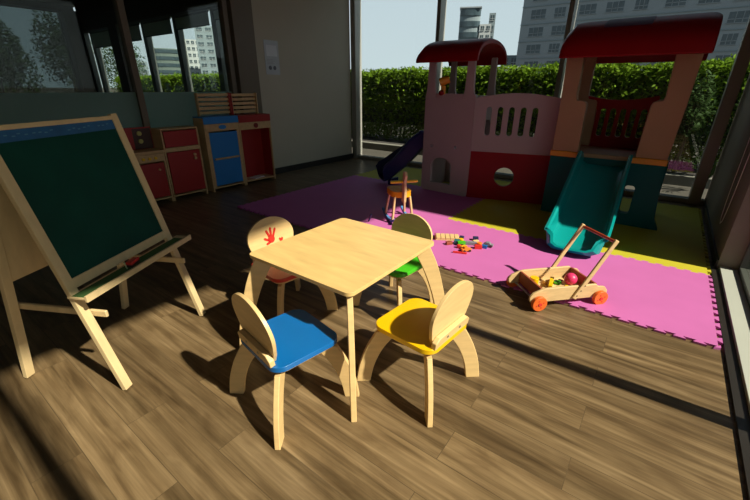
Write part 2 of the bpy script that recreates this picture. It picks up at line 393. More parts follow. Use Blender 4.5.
shrub('garden_shrub', 'dark loose shrub in front of the hedge beside the tall tower', .22, 7.72, 1.45, .26, 1500, .04, leaf_dk)
shrub('garden_shrub', 'dark leafy shrub by the right hand corner post outside', .95, 7.74, 1.3, .28, 1300, .045, leaf_dk)
def blade_plant(x, y, label):
    t = thing('strappy_plant', label, 'plant', (x, y, .10)); m = MB()
    for i in range(26):
        a = random.uniform(0, 2*PI); l = random.uniform(.3, .55); o = random.uniform(.5, 1)
        pts = [(math.cos(a)*l*o*s, math.sin(a)*l*o*s, l*(1.5*s-.8*s*s)) for s in (0, .3, .6, 1)]
        rings = []
        for k, p in enumerate(pts):
            wd = (.008, .014, .011, .001)[k]; q = Vector((-math.sin(a), math.cos(a), 0))*wd
            rings.append([tuple(Vector(p)-q), tuple(Vector(p)+Vector((0, 0, .002))), tuple(Vector(p)+q), tuple(Vector(p)-Vector((0, 0, .002)))])
        m.loft(rings)
    m.build('leaves', leaf_dk, t)
blade_plant(.57, 7.15, 'low strappy plant behind the kerb between tall tower and corner post')
shrub('garden_tree', 'tree seen past the next room through the narrow farthest window bay', -25.0, 10.3, 4.0, 1.1, 4600, .06, leaf_dk, 'tree', .08, z0=-.02)
for i, (y, h, r) in enumerate(((-.1, 3.9, 1.25), (2.7, 3.7, 1.2), (5.2, 3.75, 1.1), (7.7, 4.5, 1.15))):  # added trees standing in for those mirrored in the partition glass
    shrub('garden_tree', ['dim tree beyond the dark tinted window, at the far left edge', 'dim tree beyond the tinted window, second from the left edge',
        'dim low crowned tree in the middle of the dark tinted window', 'tallest dim tree beyond the right half of the dark tinted window'][i], -24.5-.3*(i % 2), y, h, r, 4200, .085, leaf_dk, 'tree', .09, 'trees beyond the tinted window', z0=-.02)

def window_grid(t, rects, face_y, mat=b_dark, frame=b_white, bars=2):
    """each window a part with its own bars; rects share size so mesh data is reused"""
    protos = {}
    for (x0, z0, x1, z1) in rects:
        key = (round(x1-x0, 2), round(z1-z0, 2))
        if key not in protos:
            a, b = key
            p = MB().box((0, -.02, 0), (a, .25, b)).build('window', mat, t, smooth=False)
            m = MB().box((-.08, -.16, -.12), (a+.08, -.021, -.02))
            for k in range(1, bars+1): m.box((a*k/(bars+1)-.04, -.09, 0), (a*k/(bars+1)+.04, -.021, b))
            m.box((0, -.09, b*.30), (a, -.021, b*.36))
            fr = m.build('frame', frame, p, smooth=False)
            protos[key] = (p, fr); first = True
        else: first = False
        p, fr = protos[key]
        if not first:
            p = p.copy(); COL.objects.link(p); f2 = fr.copy(); COL.objects.link(f2); f2.parent = p
        p.location = (x0, face_y, z0)
bt = thing('apartment_building', 'large grey apartment block filling the sky behind the tall playhouse tower', 'building', (-10, 88, -.02))
box((-19.0, 0, 0), (42, 14, 46)).build('wall', b_grey, bt, smooth=False)
rects = []
for r in range(10):
    z = 1.9+r*3.02
    for c in range(10):
        x = -17.2+c*4.35; wdt = 2.7 if c % 3 != 1 else (2.7 if r % 2 else 1.9)
        rects.append((x, z, x+wdt, z+1.5))
window_grid(bt, rects[:100], 0, frame=b_grey)
m = MB()
for r in range(12): m.box((-19.05, -.12, .9+r*3.02), (42.05, -.01, 1.05+r*3.02))
tag(m.build('floor_band', b_blue, bt, smooth=False), 'slightly lighter bands between the floors')
def faraway(name, label, azd, D, wd, h, mat, rows, cols, dep=10, roundf=False, z0=-.02, glassm=b_dark, ww=.62, hh=.5):
    a = R(azd); x, y = D*math.cos(a), D*math.sin(a)
    t = thing(name, label, 'building', (x, y, z0), a-PI/2)
    if roundf:
        P = [(-wd/2, dep), (-wd/2, 0)]+[(-wd/2*math.cos(PI*i/12), -wd*.22*math.sin(PI*i/12)) for i in range(1, 12)]+[(wd/2, 0), (wd/2, dep)]
        MB().prism([P[::-1]], 0, h).build('wall', mat, t, smooth=False)
        fh = h/rows; m = MB()
        for r in range(rows):
            Q = [(p[0]*1.01, p[1]-.25) for p in P[1:-1]]+[(wd/2, .5), (-wd/2, .5)]
            o = MB().prism([Q[::-1]], fh*(r+.35), fh*(r+.35+hh)); o.build('window_band', glassm, t, smooth=False)
    else:
        box((-wd/2, 0, 0), (wd/2, dep, h)).build('wall', mat, t, smooth=False)
        fh = h/rows; cw = wd/cols
        window_grid(t, [(-wd/2+cw*(c+.5-ww/2), fh*(r+.3), -wd/2+cw*(c+.5+ww/2), fh*(r+.3+hh)) for r in range(rows) for c in range(cols)], 0, mat=glassm, bars=1)
    return t
t = faraway('tower_block', 'pale round topped tower behind the small red roof', 114.5, 132, 5.9, 22.6, b_blue, 8, 2, 5, True)
box((-3.1, -1.6, 22.6), (3.1, 4, 22.9)).build('roof', b_grey, t)
faraway('tower_block', 'slim white stepped tower right of the pale round topped tower', 112.5, 131, 3.2, 18.5, b_white, 8, 2, 5)
faraway('tower_block', 'narrow pale tower top rising behind the white stepped tower', 111.75, 140, 1.9, 22.6, b_blue, 8, 1, 5)
faraway('low_building', 'small grey building between the hedge and the big apartment block', 109.0, 100, 3.6, 8.2, b_blue, 3, 2, 5)
faraway('low_building', 'plain white block just above the hedge beside the big apartment building', 108.4, 70, 3.2, 4.6, b_white, 1, 1, 4, ww=.2, hh=.2)
faraway('round_building', 'round grey green building with window bands, seen through the glass partition', 153.1, 250, 14.5, 19.5, b_teal, 6, 2, 10, True)
faraway('tower_block', 'white building with square windows between round building and tall block', 150.0, 245, 9, 24, b_white, 8, 4, 8)
faraway('tower_block', 'tall blue grey apartment tower seen through the glass partition', 146.7, 220, 20, 27.5, b_blue, 9, 5, 10)
faraway('low_building', 'low distant grey building left of the round grey green one', 156.6, 290, 15, 15, b_blue, 4, 3, 10)

# ------------------------------------------------------------------ foam mats
TX = [-3.99, -2.86, -1.73, -.60, .53]; TY = [2.56, 3.69, 4.82, 5.93]; MT = .014
NT = 12
def edge(x0, y0, x1, y1):
    L_ = math.hypot(x1-x0, y1-y0); ux, uy = (x1-x0)/L_, (y1-y0)/L_; nx, ny = -uy, ux
    p = L_/NT; a = .012; e = .008; pts = [(0, 0)]
    for k in range(NT):
        s = k*p
        seq = [(s+.25*p+e, 0 if k == 0 else -a), (s+.25*p-e, a), (s+.75*p+e, a), (s+.75*p-e, -a)]
        if k == 0: seq = [(s+.25*p+e, -a*.0)]+seq[1:]
        pts += seq
    pts[-1] = (pts[-1][0], 0 if False else -a)
    pts += [(L_-.1*p, -a)] if False else []
    return [(x0+ux*t+nx*o, y0+uy*t+ny*o) for t, o in pts]
rn = ['front row beside the wooden floor', 'middle row under the playhouse front', 'back row by the windows']
cn = ['leftmost tile', 'second tile from the left', 'second tile from the right wall', 'tile along the right wall']
for r in range(3):
    for c in range(4):
        x0, x1, y0, y1 = TX[c], TX[c+1], TY[r], TY[r+1]
        A = edge(x0, y0, x1, y0); B = edge(x1, y0, x1, y1)
        Cc = edge(x0, y1, x1, y1)+[(x1, y1)]; D = edge(x0, y0, x0, y1)+[(x0, y1)]
        loop = A+B+Cc[::-1][:-1]+D[::-1][:-1]
        yel = (r == 1 and c > 1) or r == 2
        o = MB().prism([loop], .0005, MT).build('foam_floor_tile', yellow_f if yel else pink_f, smooth=False)
        tag(o, '%s interlocking foam tile, %s, %s' % ('yellow' if yel else 'pink', cn[c], rn[r]), 'floor mat', 'interlocking foam floor tiles')

# ------------------------------------------------------------------ easel
def bar(p, q, wdt, dep, wref=(1, 0, 0)):
    """rectangular bar from p to q; wref = direction of its width"""
    p, q = Vector(p), Vector(q); d = (q-p).normalized(); a = Vector(wref); a = (a-d*a.dot(d)).normalized(); b = d.cross(a)
    a *= wdt/2; b *= dep/2
    vs = [p-a-b, p+a-b, p+a+b, p-a+b, q-a-b, q+a-b, q+a+b, q-a+b]
    return MB().add([tuple(v) for v in vs], [(0, 3, 2, 1), (4, 5, 6, 7), (0, 1, 5, 4), (1, 2, 6, 5), (2, 3, 7, 6), (3, 0, 4, 7)])
f1 = Vector((-1.81, .429, 0)); f2 = Vector((-2.118, 1.003, 0)); mid = (f1+f2)/2
ez = thing('easel', 'wooden standing easel with green chalkboard under a blue strip', 'easel', tuple(mid), math.atan2(f2.y-f1.y, f2.x-f1.x))
HWd = .325; TY_, TZ = .29, 1.215
def fp(s, x=0, off=0): return Vector((x, TY_*s+off, TZ*s))
for sx_ in (-1, 1):
    bar(fp(0.0, sx_*HWd)+Vector((0, 0, .004)), fp(1.0, sx_*HWd), .042, .024).build('leg', easel_wood, ez, .003)
    bar((sx_*(HWd+.0), .552, .004), (sx_*HWd, .335, 1.19), .042, .024).build('leg', easel_wood, ez, .003)
    bar((sx_*(HWd-.035), .02, .40), (sx_*(HWd-.035), .505, .40), .016, .034, (1, 0, 0)).build('side_strut', easel_wood, ez, .006)
bar(fp(.455, -HWd+.02), fp(.455, HWd-.02), .045, .022, fp(1)).build('rail', easel_wood, ez, .003)
bar(fp(.985, -HWd+.02), fp(.985, HWd-.02), .02, .024, fp(1)).build('rail', easel_wood, ez, .003)
bar(fp(.472, 0), fp(.94, 0), 2*HWd-.044, .010).build('chalkboard', chalk, ez)
st = bar(fp(.94, 0), fp(.978, 0), 2*HWd-.044, .012).build('header_strip', blue_strip, ez)
tag(st, 'blue printed strip above the chalkboard')
random.seed(3); mark_m = pmat('pale_print', (.10, .26, .38, 1), .6)
nn = Vector((0, -TZ, TY_)).normalized()
for i in range(20):                                     # tiny pale illegible print on the strip
    x = -HWd+.05+i*.028+random.uniform(-.004, .004)
    if i in (9, 10, 16): continue
    q = fp(.958+random.uniform(-.004, .004), x)+nn*.0065; up = Vector(fp(1)).normalized()*.004
    MB().add([tuple(v) for v in (q+Vector((-.007, 0, 0)), q+Vector((.007, 0, 0)), q+Vector((.007, 0, 0))+up, q+Vector((-.007, 0, 0))+up)], [(0, 1, 2, 3)]).build('printed_mark', mark_m, st)
bk = Vector((0, .335-.552, 1.19))
bar(Vector((0, .552, .0))+bk*.45, Vector((0, .552, .0))+bk*.97, 2*HWd-.044, .012).build('back_panel', easel_wood, ez)
tr = MB(); z0 = TZ*.415; ty = TY_*.415
tr.box((-HWd-.03, ty-.085, z0), (HWd+.075, ty+.005, z0+.010)); tr.box((-HWd-.03, ty-.093, z0-.010), (HWd+.075, ty-.081, z0+.020))
tt = tr.build('chalk_tray', easel_wood, ez, .002)
box((-HWd-.022, ty-.070, z0+.010), (HWd+.03, ty-.012, z0+.0115)).build('tray_lining', pmat('green_felt', (.05, .12, .03, 1), .9), tt)
TM = Matrix.Translation(mid) @ Matrix.Rotation(math.atan2(f2.y-f1.y, f2.x-f1.x), 4, 'Z')
er = thing('chalkboard_eraser', 'small red backed chalk eraser lying on the easel tray', 'eraser', tuple(TM @ Vector((-.02, ty-.045, z0+.0118))), ez.rotation_euler[2]+.2)
box((-.035, -.014, 0), (.035, .014, .012)).build('felt_pad', k_dark, er, .002); box((-.037, -.016, .012), (.037, .016, .028)).build('back', red_p, er, .004)
ck = tag(MB().tube([(0, 0, 0), (-.05, -.02, .055)], .0035, 8).build('chalk_stick', pmat('grey_green_chalk', (.3, .36, .2, 1), .8)), 'thin greenish chalk leaning beside the red eraser on the tray', 'chalk')
ck.location = TM @ Vector((-.075, ty-.055, z0+.016)); ck.rotation_euler = (0, 0, ez.rotation_euler[2]+.3)

# ------------------------------------------------------------------ table and chairs
def curved_leg(outer, inner, th=.024):
    """outer, inner: (r,z) polylines from top to floor; panel lies in the r-z plane"""
    def smooth(P):
        out = []
        n = len(P)
        for i in range(n-1):
            p0, p1, p2, p3 = P[max(i-1, 0)], P[i], P[i+1], P[min(i+2, n-1)]
            for k in range(5):
                t = k/5; out.append(tuple(.5*((2*p1[j])+(-p0[j]+p2[j])*t+(2*p0[j]-5*p1[j]+4*p2[j]-p3[j])*t*t+(-p0[j]+3*p1[j]-3*p2[j]+p3[j])*t**3) for j in range(2)))
        out.append(P[-1]); return out
    return [smooth(outer)+smooth(inner)[::-1]], th
def put_legs(t, loops, th, mat, n=4, skew=None):
    for k in range(n):
        a = (skew[k] if skew else R(45+90*k)); u = (math.cos(a), math.sin(a), 0)
        M = axes((0, 0, 0), u, (0, 0, 1), (math.sin(a), -math.cos(a), 0))
        MB().prism(loops, -th/2, th/2, M).build('leg', mat, t, .004)
TC = (-1.213, 1.376)
tb = thing('play_table', 'small square birch play table with curved splayed legs', 'table', (TC[0], TC[1], 0))
MB().prism([rrect(-.339, -.365, .339, .365, .034)], .562, .58).build('tabletop', wood_top, tb, .004)
ap = MB()
for s in (-1, 1):
    ap.box((s*.28-.009, -.29, .525), (s*.28+.009, .29, .562)); ap.box((-.271, s*.31-.009, .525), (.271, s*.31+.009, .562))
ap.build('apron', wood, tb, .003)
lp, th = curved_leg([(.458, .561), (.520, .42), (.578, .20), (.608, .0)], [(.358, .561), (.444, .39), (.510, .19), (.535, .0)], .026)
sk = math.atan2(.365, .339)
put_legs(tb, lp, th, wood, skew=[sk, PI-sk, PI+sk, -sk])

def chair(label, x, y, rot, paint, deco=None, backmat=None):
    """local: backrest on -y side, faces +y"""
    t = thing('play_chair', label, 'chair', (x, y, 0), rot, 'small wooden chairs around the play table')
    MB().prism([rrect(-.172, -.168, .172, .168, .06)], .312, .336).build('seat', paint, t, .006, seg=3)
    MB().prism([rrect(-.150, -.146, .150, .146, .045)], .290, .312).build('seat_frame', wood, t, .003)
    lp, th = curved_leg([(.215, .2895), (.262, .20), (.296, .10), (.312, .0)], [(.105, .2895), (.178, .20), (.222, .10), (.242, .0)], .024)
    put_legs(t, lp, th, wood)
    # backrest: flat round-topped plywood plate leaning outwards
    P = [(.115, 0), (.143, .05), (.160, .11)]+[(.163*math.cos(a), .135+.130*math.sin(a)) for a in [PI*i/20 for i in range(21)]]+[(-.160, .11), (-.143, .05), (-.115, 0)]
    lean = R(8); M = axes((0, -.135, .337), (1, 0, 0), (0, -math.sin(lean), math.cos(lean)), (0, -math.cos(lean), -math.sin(lean)))
    bk_ = MB().prism([P], -.008, .008, M).build('backrest', wood if backmat is None else backmat, t, .004)
    bl = MB().prism([[(-.140, 0), (-.140, .030), (-.115, .050), (.115, .050), (.140, .030), (.140, 0)]], 0, .024, axes((0, -.1435, .337), (1, 0, 0), (0, -.14, .99), (0, -.99, -.14)))
    blk = bl.build('bracket', wood, t, .004)
    for s in (-.05, .05):
        MB().tube([(s, -.170, .362), (s, -.174, .3615)], .006, 10).build('screw', grey_m, blk)
    if deco:
        Md = axes((0, -.135, .337), (1, 0, 0), (0, -math.sin(lean), math.cos(lean)), (0, -math.cos(lean), -math.sin(lean)))
        # a small red hand with spread fingers, a red heart and a yellow patch on the front face
        m = MB(); z = -.0095
        m.prism([circ(.005, .125, .024, 16, .026)], z, -.0078, Md)
        for ax, ay, bx, by in ((-.010, .14, -.030, .185), (.004, .145, .002, .195), (.016, .14, .032, .182), (.022, .118, .052, .135), (.012, .108, .04, .098)):
            d = Vector((bx-ax, by-ay)).normalized(); n_ = Vector((-d.y, d.x))*.0075
            L1 = [(ax-n_.x, ay-n_.y), (bx-n_.x, by-n_.y), (bx+d.x*.007, by+d.y*.007), (bx+n_.x, by+n_.y), (ax+n_.x, ay+n_.y)]
            m.prism([L1], z, -.0078, Md)
        m.build('red_hand_motif', red_p, bk_)
        h = [(-.062, .088), (-.050, .100), (-.046, .113), (-.053, .119), (-.062, .113), (-.071, .119), (-.078, .113), (-.074, .100)]
        MB().prism([h], z, -.0078, Md).build('red_heart_motif', red_p, bk_)
        MB().prism([rrect(-.045, .06, .03, .085, .01)], z, -.0078, Md).build('yellow_motif', yellow_p, bk_)
    return t
chair('small wooden chair with glossy blue seat, nearest the easel', -1.137, .893, R(-10), blue_p)
chair('small wooden chair with yellow seat, to the right of the table', -.72, 1.345, R(85), yellow_p)
chair('small wooden chair with green seat, behind the table on the mat side', -1.21, 1.86, R(175), green_p)
chair('small wooden chair with red seat and red hand on its backrest', -1.72, 1.39, R(-98), red_p, True)

# ------------------------------------------------------------------ push wagon with blocks
wx, wy, wr = -.375, 2.63, R(47)
wg = thing('push_wagon', 'wooden push cart with orange wheels and upright handle', 'toy wagon', (wx, wy, 0), wr)
for s in (-1, 1):
    P = [(-.27, .055), (.27, .055), (.285, .075), (.285, .10), (.262, .128), (.21, .135), (.19, .155), (-.17, .155), (-.20, .15), (-.262, .128), (-.285, .10), (-.285, .075)]
    MB().prism([P], s*.138-.009, s*.138+.009, XZ).build('side_panel', rubberwood, wg, .005)
    h = bar((.03, -s*.156, .065), (.245, -s*.156, .47), .032, .016, (1, 0, 0))
    hb = h.build('handle_post', rubberwood, wg, .006)
    for k in range(3):
        MB().tube([(.045+.022*k, -s*.1645, .09+.035*k), (.045+.022*k, -s*.1665, .09+.035*k)], .004, 8).build('screw', k_dark, hb)
MB().tube([(.243, -.158, .455), (.243, .158, .455)], .010, 12).build('handle_rod', pmat('red_brown_rod', (.35, .05, .02, 1), .4), wg)
box((-.20, -.128, .06), (.20, .128, .072)).build('wagon_floor', rubberwood, wg)
for s in (-1, 1): box((s*.20-.008, -.128, .062), (s*.20+.008, .128, .150)).build('end_board', red_wood, wg, .003)
for sx_ in (-.225, .225):
    MB().tube([(sx_, -.17, .058), (sx_, .17, .058)], .007, 8).build('axle', grey_m, wg)
    for s in (-1, 1):
        wh = MB().tube([(sx_, s*.152, .058), (sx_, s*.178, .058)], .052, 28).build('wheel', orange_w, wg, .005)
        hub = MB().tube([(sx_, s*.178, .058), (sx_, s*.182, .058)], .012, 12)
        for k in range(4):
            a = PI/2*k+.4; hub.tube([(sx_+.026*math.cos(a), s*.178, .058+.026*math.sin(a)), (sx_+.026*math.cos(a), s*.1795, .058+.026*math.sin(a))], .005, 8)
        hub.build('hub', red_p, wh)
WM = Matrix.Translation((wx, wy, 0)) @ Matrix.Rotation(wr, 4, 'Z')
def toy(name, label, cat, mb, mat, p, rz=0, bevel=.003, group='toys in the push cart', M=WM):
    o = mb.build(name, mat, None, bevel); o.location = M @ Vector(p); o.rotation_euler = (0, 0, rz+(wr if M is WM else 0)); return tag(o, label, cat, group)
toy('ball', 'bright pink ball at the handle end of the push cart', 'ball', MB().ball((0, 0, .043), .043, 20), pmat('hot_pink', (.75, .04, .16, 1), .4), (.125, .02, .0725), bevel=0)
toy('wooden_block', 'yellow round drum standing in the front of the push cart', 'block', MB().tube([(0, 0, 0), (0, 0, .06)], .03, 20), yellow_p, (-.135, .055, .0725))
for i, (x, y, z, rz, l, mt, lb) in enumerate(((-.08, -.03, .0725, .3, .13, wood, 'pale long block lying low in the cart front'),
        (-.02, -.05, .0725, -.15, .12, wood, 'pale long block lying beside the near cart side'), (-.04, .0, .0985, .9, .15, yellow_p, 'yellow stick resting crosswise on the pale blocks'),
        (.0, .06, .0725, .1, .11, wood, 'pale block by the far side of the cart'), (.055, -.06, .0725, 1.4, .07, yellow_p, 'short yellow block in the near middle of the cart'),
        (.055, .04, .0725, .6, .06, k_dark, 'dark brown block next to the pink ball'), (-.13, -.07, .0725, 0, .07, wood, 'pale short block in the near front corner of the cart'))):
    toy('wooden_block', lb, 'block', box((-l/2, -.013, 0), (l/2, .013, .025)), mt, (x, y, z), rz)
toy('wooden_ring', 'small green ring leaning among blocks in the cart middle', 'ring', MB().prism([circ(0, 0, .026, 20), circ(0, 0, .012, 14)[::-1]], 0, .014), green_p, (.012, .005, .0985))

# ------------------------------------------------------------------ loose toys on the mat
ID = Matrix.Identity(4)
tbx = thing('block_tray', 'flat wooden tray of five pale blocks on the pink mat', 'block tray', (-1.465, 3.15, MT), R(30))
box((-.115, -.06, 0), (.115, .06, .008)).build('base', rubberwood, tbx, .002)
box((-.123, -.06, 0), (-.115, .06, .032)).build('end_board', red_wood, tbx, .002)
for k in range(5): box((-.110+k*.044, -.057, .008), (-.110+k*.044+.040, .057, .030)).build('slat', wood, tbx, .004)
G = 'wooden toys scattered on the pink mat'
teal_t = pmat('toy_teal', (.03, .16, .18, 1), .4); navy_t = pmat('toy_navy', (.02, .03, .09, 1), .4); grey_t = pmat('toy_grey', (.22, .22, .26, 1), .5)
orange_t = pmat('toy_orange', (.85, .22, .02, 1), .4)
def blockm(l, w_, h): return box((-l/2, -w_/2, 0), (l/2, w_/2, h))
def cyl(r, h): return MB().tube([(0, 0, 0), (0, 0, h)], r, 18)
def arch(l, h, d):
    P = [(-l/2, 0), (-l/2, h), (l/2, h), (l/2, 0)]+[(l*.28*math.cos(PI*i/10), l*.28*math.sin(PI*i/10)) for i in range(11)]
    return MB().prism([P[::-1]], -d/2, d/2, XZ)
def car(label, body, x, y, rz):
    t = thing('toy_car', label, 'toy car', (x, y, MT), rz, G)
    P = [(-.045, .010), (.045, .010), (.045, .028), (.022, .030), (.012, .045), (-.022, .045), (-.032, .030), (-.045, .028)]
    MB().prism([P], -.019, .019, XZ).build('body', body, t, .003)
    for sx_ in (-.026, .026):
        for s in (-1, 1): MB().tube([(sx_, s*.019, .012), (sx_, s*.025, .012)], .012, 14).build('wheel', k_dark, t)
car('grey blue toy car lying apart at the right of the scattered toys', grey_t, -1.075, 3.19, .2)
car('orange toy car at the near side of the scattered toys', orange_t, -1.19, 2.965, .9)
items = [('yellow round block among the scattered toys', cyl(.022, .04), yellow_p, -1.315, 3.13, 0), ('teal square block beside the yellow round one', blockm(.05, .045, .04), teal_t, -1.335, 3.08, .3),
 ('navy square block at the back of the scattered toys', blockm(.05, .04, .035), navy_t, -1.23, 3.27, .5), ('dark small block behind the yellow round block', blockm(.04, .035, .03), navy_t, -1.35, 3.22, .1),
 ('dark red brick at the left end of the scattered toys', blockm(.06, .035, .03), red_wood, -1.385, 3.02, .9), ('grey long brick in the middle of the scattered toys', blockm(.10, .035, .03), grey_t, -1.22, 3.14, .4),
 ('green arch shaped block in the middle of the scattered toys', arch(.07, .04, .03), green_p, -1.285, 3.07, .7), ('red brick right of centre among the scattered toys', blockm(.065, .035, .035), red_p, -1.13, 3.09, .5),
 ('orange round block next to the red brick', cyl(.024, .035), orange_t, -1.145, 3.155, 0), ('yellow brick under the red ones at the near side', blockm(.06, .035, .028), pmat('toy_amber', (.85, .4, .02, 1), .4), -1.235, 3.01, 1.2),
 ('red round block between orange car and amber brick', cyl(.02, .03), red_p, -1.275, 3.0, 0), ('long red stick nearest the table among the scattered toys', blockm(.12, .018, .016), red_p, -1.215, 2.89, .35),
 ('pale wooden brick amid the scattered toys', blockm(.055, .03, .03), wood, -1.20, 3.2, 1.0), ('blue brick just behind the red brick', blockm(.05, .03, .03), blue_p, -1.09, 3.135, .2)]
for i, (lb, m_, mt, x, y, rz) in enumerate(items):
    toy('toy_block', lb, 'block', m_, mt, (x, y, MT), rz, group=G, M=ID)

# ------------------------------------------------------------------ rocking toy
rk = thing('rocking_toy', 'yellow seated wooden rocking toy with handlebar at the mat edge', 'ride-on toy', (-2.17, 3.36, MT), R(-38))
rk.scale = (1.12, 1.12, 1.12)
def yz(P, x0, x1): return MB().prism([P], x0, x1, YZ)
# local x: forward (towards right of view)
for s in (-1, 1):
    P = [(-.20, .045), (-.12, .012), (0, .0), (.12, .012), (.20, .045), (.20, .07), (.12, .037), (0, .025), (-.12, .037), (-.20, .07)]
    MB().prism([P], s*.10-.012, s*.10+.012, XZ).build('rocker', pmat('sky_blue_paint', (.08, .25, .55, 1), .4), rk, .003)
    bar((-.115, s*.10, .033), (-.07, s*.075, .25), .034, .018, (1, 0, 0)).build('leg', rubberwood, rk, .004)
    bar((.115, s*.10, .033), (.09, s*.075, .25), .034, .018, (1, 0, 0)).build('leg', rubberwood, rk, .004)
MB().prism([rrect(-.15, -.095, .12, .095, .07)], .245, .30).build('seat', pmat('amber_paint', (.85, .36, .01, 1), .6, spec=.2), rk, .018, seg=3)
P = [(-.035, .0), (.035, 0), (.045, .10), (.03, .18), (.05, .25), (.03, .29), (-.01, .285), (-.03, .20), (-.045, .10)]
MB().prism([[(p[0]+.135, p[1]+.21) for p in P]], -.013, .013, XZ).build('head_board', rubberwood, rk, .005)
MB().tube([(.125, -.13, .40), (.125, .13, .40)], .013, 14).build('handlebar', yellow_p, rk)
toy('toy_spade', 'dark stick shaped toy standing by the blue rocker foot', 'toy', MB().tube([(0, 0, .008), (.05, -.02, .10)], .010, 8), navy_t, (-2.37, 3.08, MT), group='toys by the rocking toy', M=ID)

# ------------------------------------------------------------------ playhouse
O = Vector((-1.1, 5.05, MT))
ph = thing('plastic_playhouse', 'big plastic playhouse with two red roofed towers and slides', 'playhouse', tuple(O))
def sh(mb, dz=0):
    mb.v = [(v[0]-O.x, v[1]-O.y, v[2]) for v in mb.v]; return mb
def plane_M(p0, p1):
    u = Vector((p1[0]-p0[0], p1[1]-p0[1], 0)).normalized(); return axes((p0[0], p0[1], 0), u, (0, 0, 1), (u.y, -u.x, 0)), math.hypot(p1[0]-p0[0], p1[1]-p0[1])
# small tower: front panel with arched hatch
p0, p1 = (-2.68, 4.72), (-1.96, 4.67)
M, L = plane_M(p0, p1)
hat = [(.14, .12), (.46, .12), (.46, .36)]+[(.30+.16*math.cos(a), .36+.11*math.sin(a)) for a in [PI*i/10 for i in range(1, 10)]]+[(.14, .36)]
fr = sh(MB().prism([rrect(0, 0, L, 1.27, .04), hat[::-1], circ(.14, .61, .022, 12)[::-1], circ(.50, .62, .022, 12)[::-1]], -.06, .0, M)).build('front_panel', pl_pink, ph, .01)
# its side and back panels
M2, L2 = plane_M((-1.98, 4.74), (-1.98, 5.34))
sh(MB().prism([rrect(0, 0, L2, 1.25, .04), rrect(.1, .16, .5, .95, .08)[::-1]], -.03, .03, M2)).build('side_panel', pl_pink, ph, .01)
M2, L2 = plane_M((-2.64, 4.78), (-2.64, 5.34))
sh(MB().prism([rrect(0, 0, L2, 1.25, .04), rrect(.08, .62, .48, 1.18, .08)[::-1]], -.03, .03, M2)).build('side_panel', pl_pink, ph, .01)
M2, L2 = plane_M((-2.64, 5.36), (-1.97, 5.36))
sh(MB().prism([rrect(0, 0, L2, .95, .04), rrect(.1, .1, .48, .75, .08)[::-1]], -.03, .03, M2)).build('back_panel', pl_pink, ph, .01)
sh(box((-2.56, 4.78, .56), (-2.0, 5.32, .60))).build('platform', pl_pink, ph, .01)
for (x, y, wd) in ((-2.595, 4.72, .055), (-2.06, 4.70, .055), (-2.60, 5.33, .045), (-2.03, 5.33, .045)):
    P = [(-wd*1.5, 1.2), (wd*1.5, 1.2), (wd, 1.34), (wd*.8, 1.70), (-wd*.8, 1.70), (-wd, 1.34)]
    sh(MB().prism([P], -.025, .025, Matrix.Translation((x, y, 0)) @ XZ)).build('post', pl_pink, ph, .01)
def vault(x0, x1, y0, y1, z0, z1, th, ends=.80):
    rings = []; n = 16; cy = (y0+y1)/2; ry = (y1-y0)/2; rz = z1-z0
    xs = [(x0, ends*.72), (x0+.02, ends*.92), (x0+.07, .98), (x0+.14, 1), (x1-.10, 1), (x1-.04, .985), (x1, .93)]
    for x, k in xs:
        o = [(x, cy-ry*math.cos(PI*i/n)*(.9+.1*k), z0+rz*k*math.sin(PI*i/n)**.8) for i in range(n+1)]
        i_ = [(x, cy-(ry-th)*math.cos(PI*i/n)*(.9+.1*k), z0+.0+(rz*k-th)*math.sin(PI*i/n)**.8) for i in range(n+1)]
        rings.append(o+i_[::-1])
    return MB().loft(rings)
sh(vault(-2.74, -1.92, 4.50, 5.50, 1.62, 1.89, .05)).build('roof', pl_red, ph, .012)
# peg toy shape on the small tower ledge
pg = sh(MB().tube([(-2.42, 4.70, 1.262), (-2.42, 4.70, 1.36)], .03, 12).tube([(-2.46, 4.67, 1.40), (-2.36, 4.73, 1.44)], [.05, .045], 14))
pg.build('spyglass', pl_orange, ph)
sh(MB().ball((-2.42, 4.655, 1.28), .035, 12)).build('spyglass_knob', pl_red, ph)
# link wall: upper pale panel with five slots, lower red panel with porthole
q0, q1 = (-1.96, 4.68), (-1.02, 4.93)
M, L = plane_M(q0, q1)
def slots(us, v0, v1, wd): return [rrect(u-wd/2, v0, u+wd/2, v1, wd*.48)[::-1] for u in us]
top = [(0, .60), (L, .60), (L, 1.23)]+[(L*(1-i/10), 1.23+.055*math.sin(PI*i/10)) for i in range(1, 10)]+[(0, 1.23)]
sh(MB().prism([top]+slots([.17, .30, .43, .56, .69], .80, 1.13, .064), -.05, .0, M)).build('upper_link_panel', pl_pink, ph, .008)
low = rrect(0, 0, L, .60, .01)
sh(MB().prism([low, circ(.44, .30, .12, 26)[::-1]], -.06, -.005, M)).build('lower_link_panel', pl_red, ph, .008)
# tall tower
TX0, TX1, TYF, TYB = -1.0, .10, 4.66, 5.40
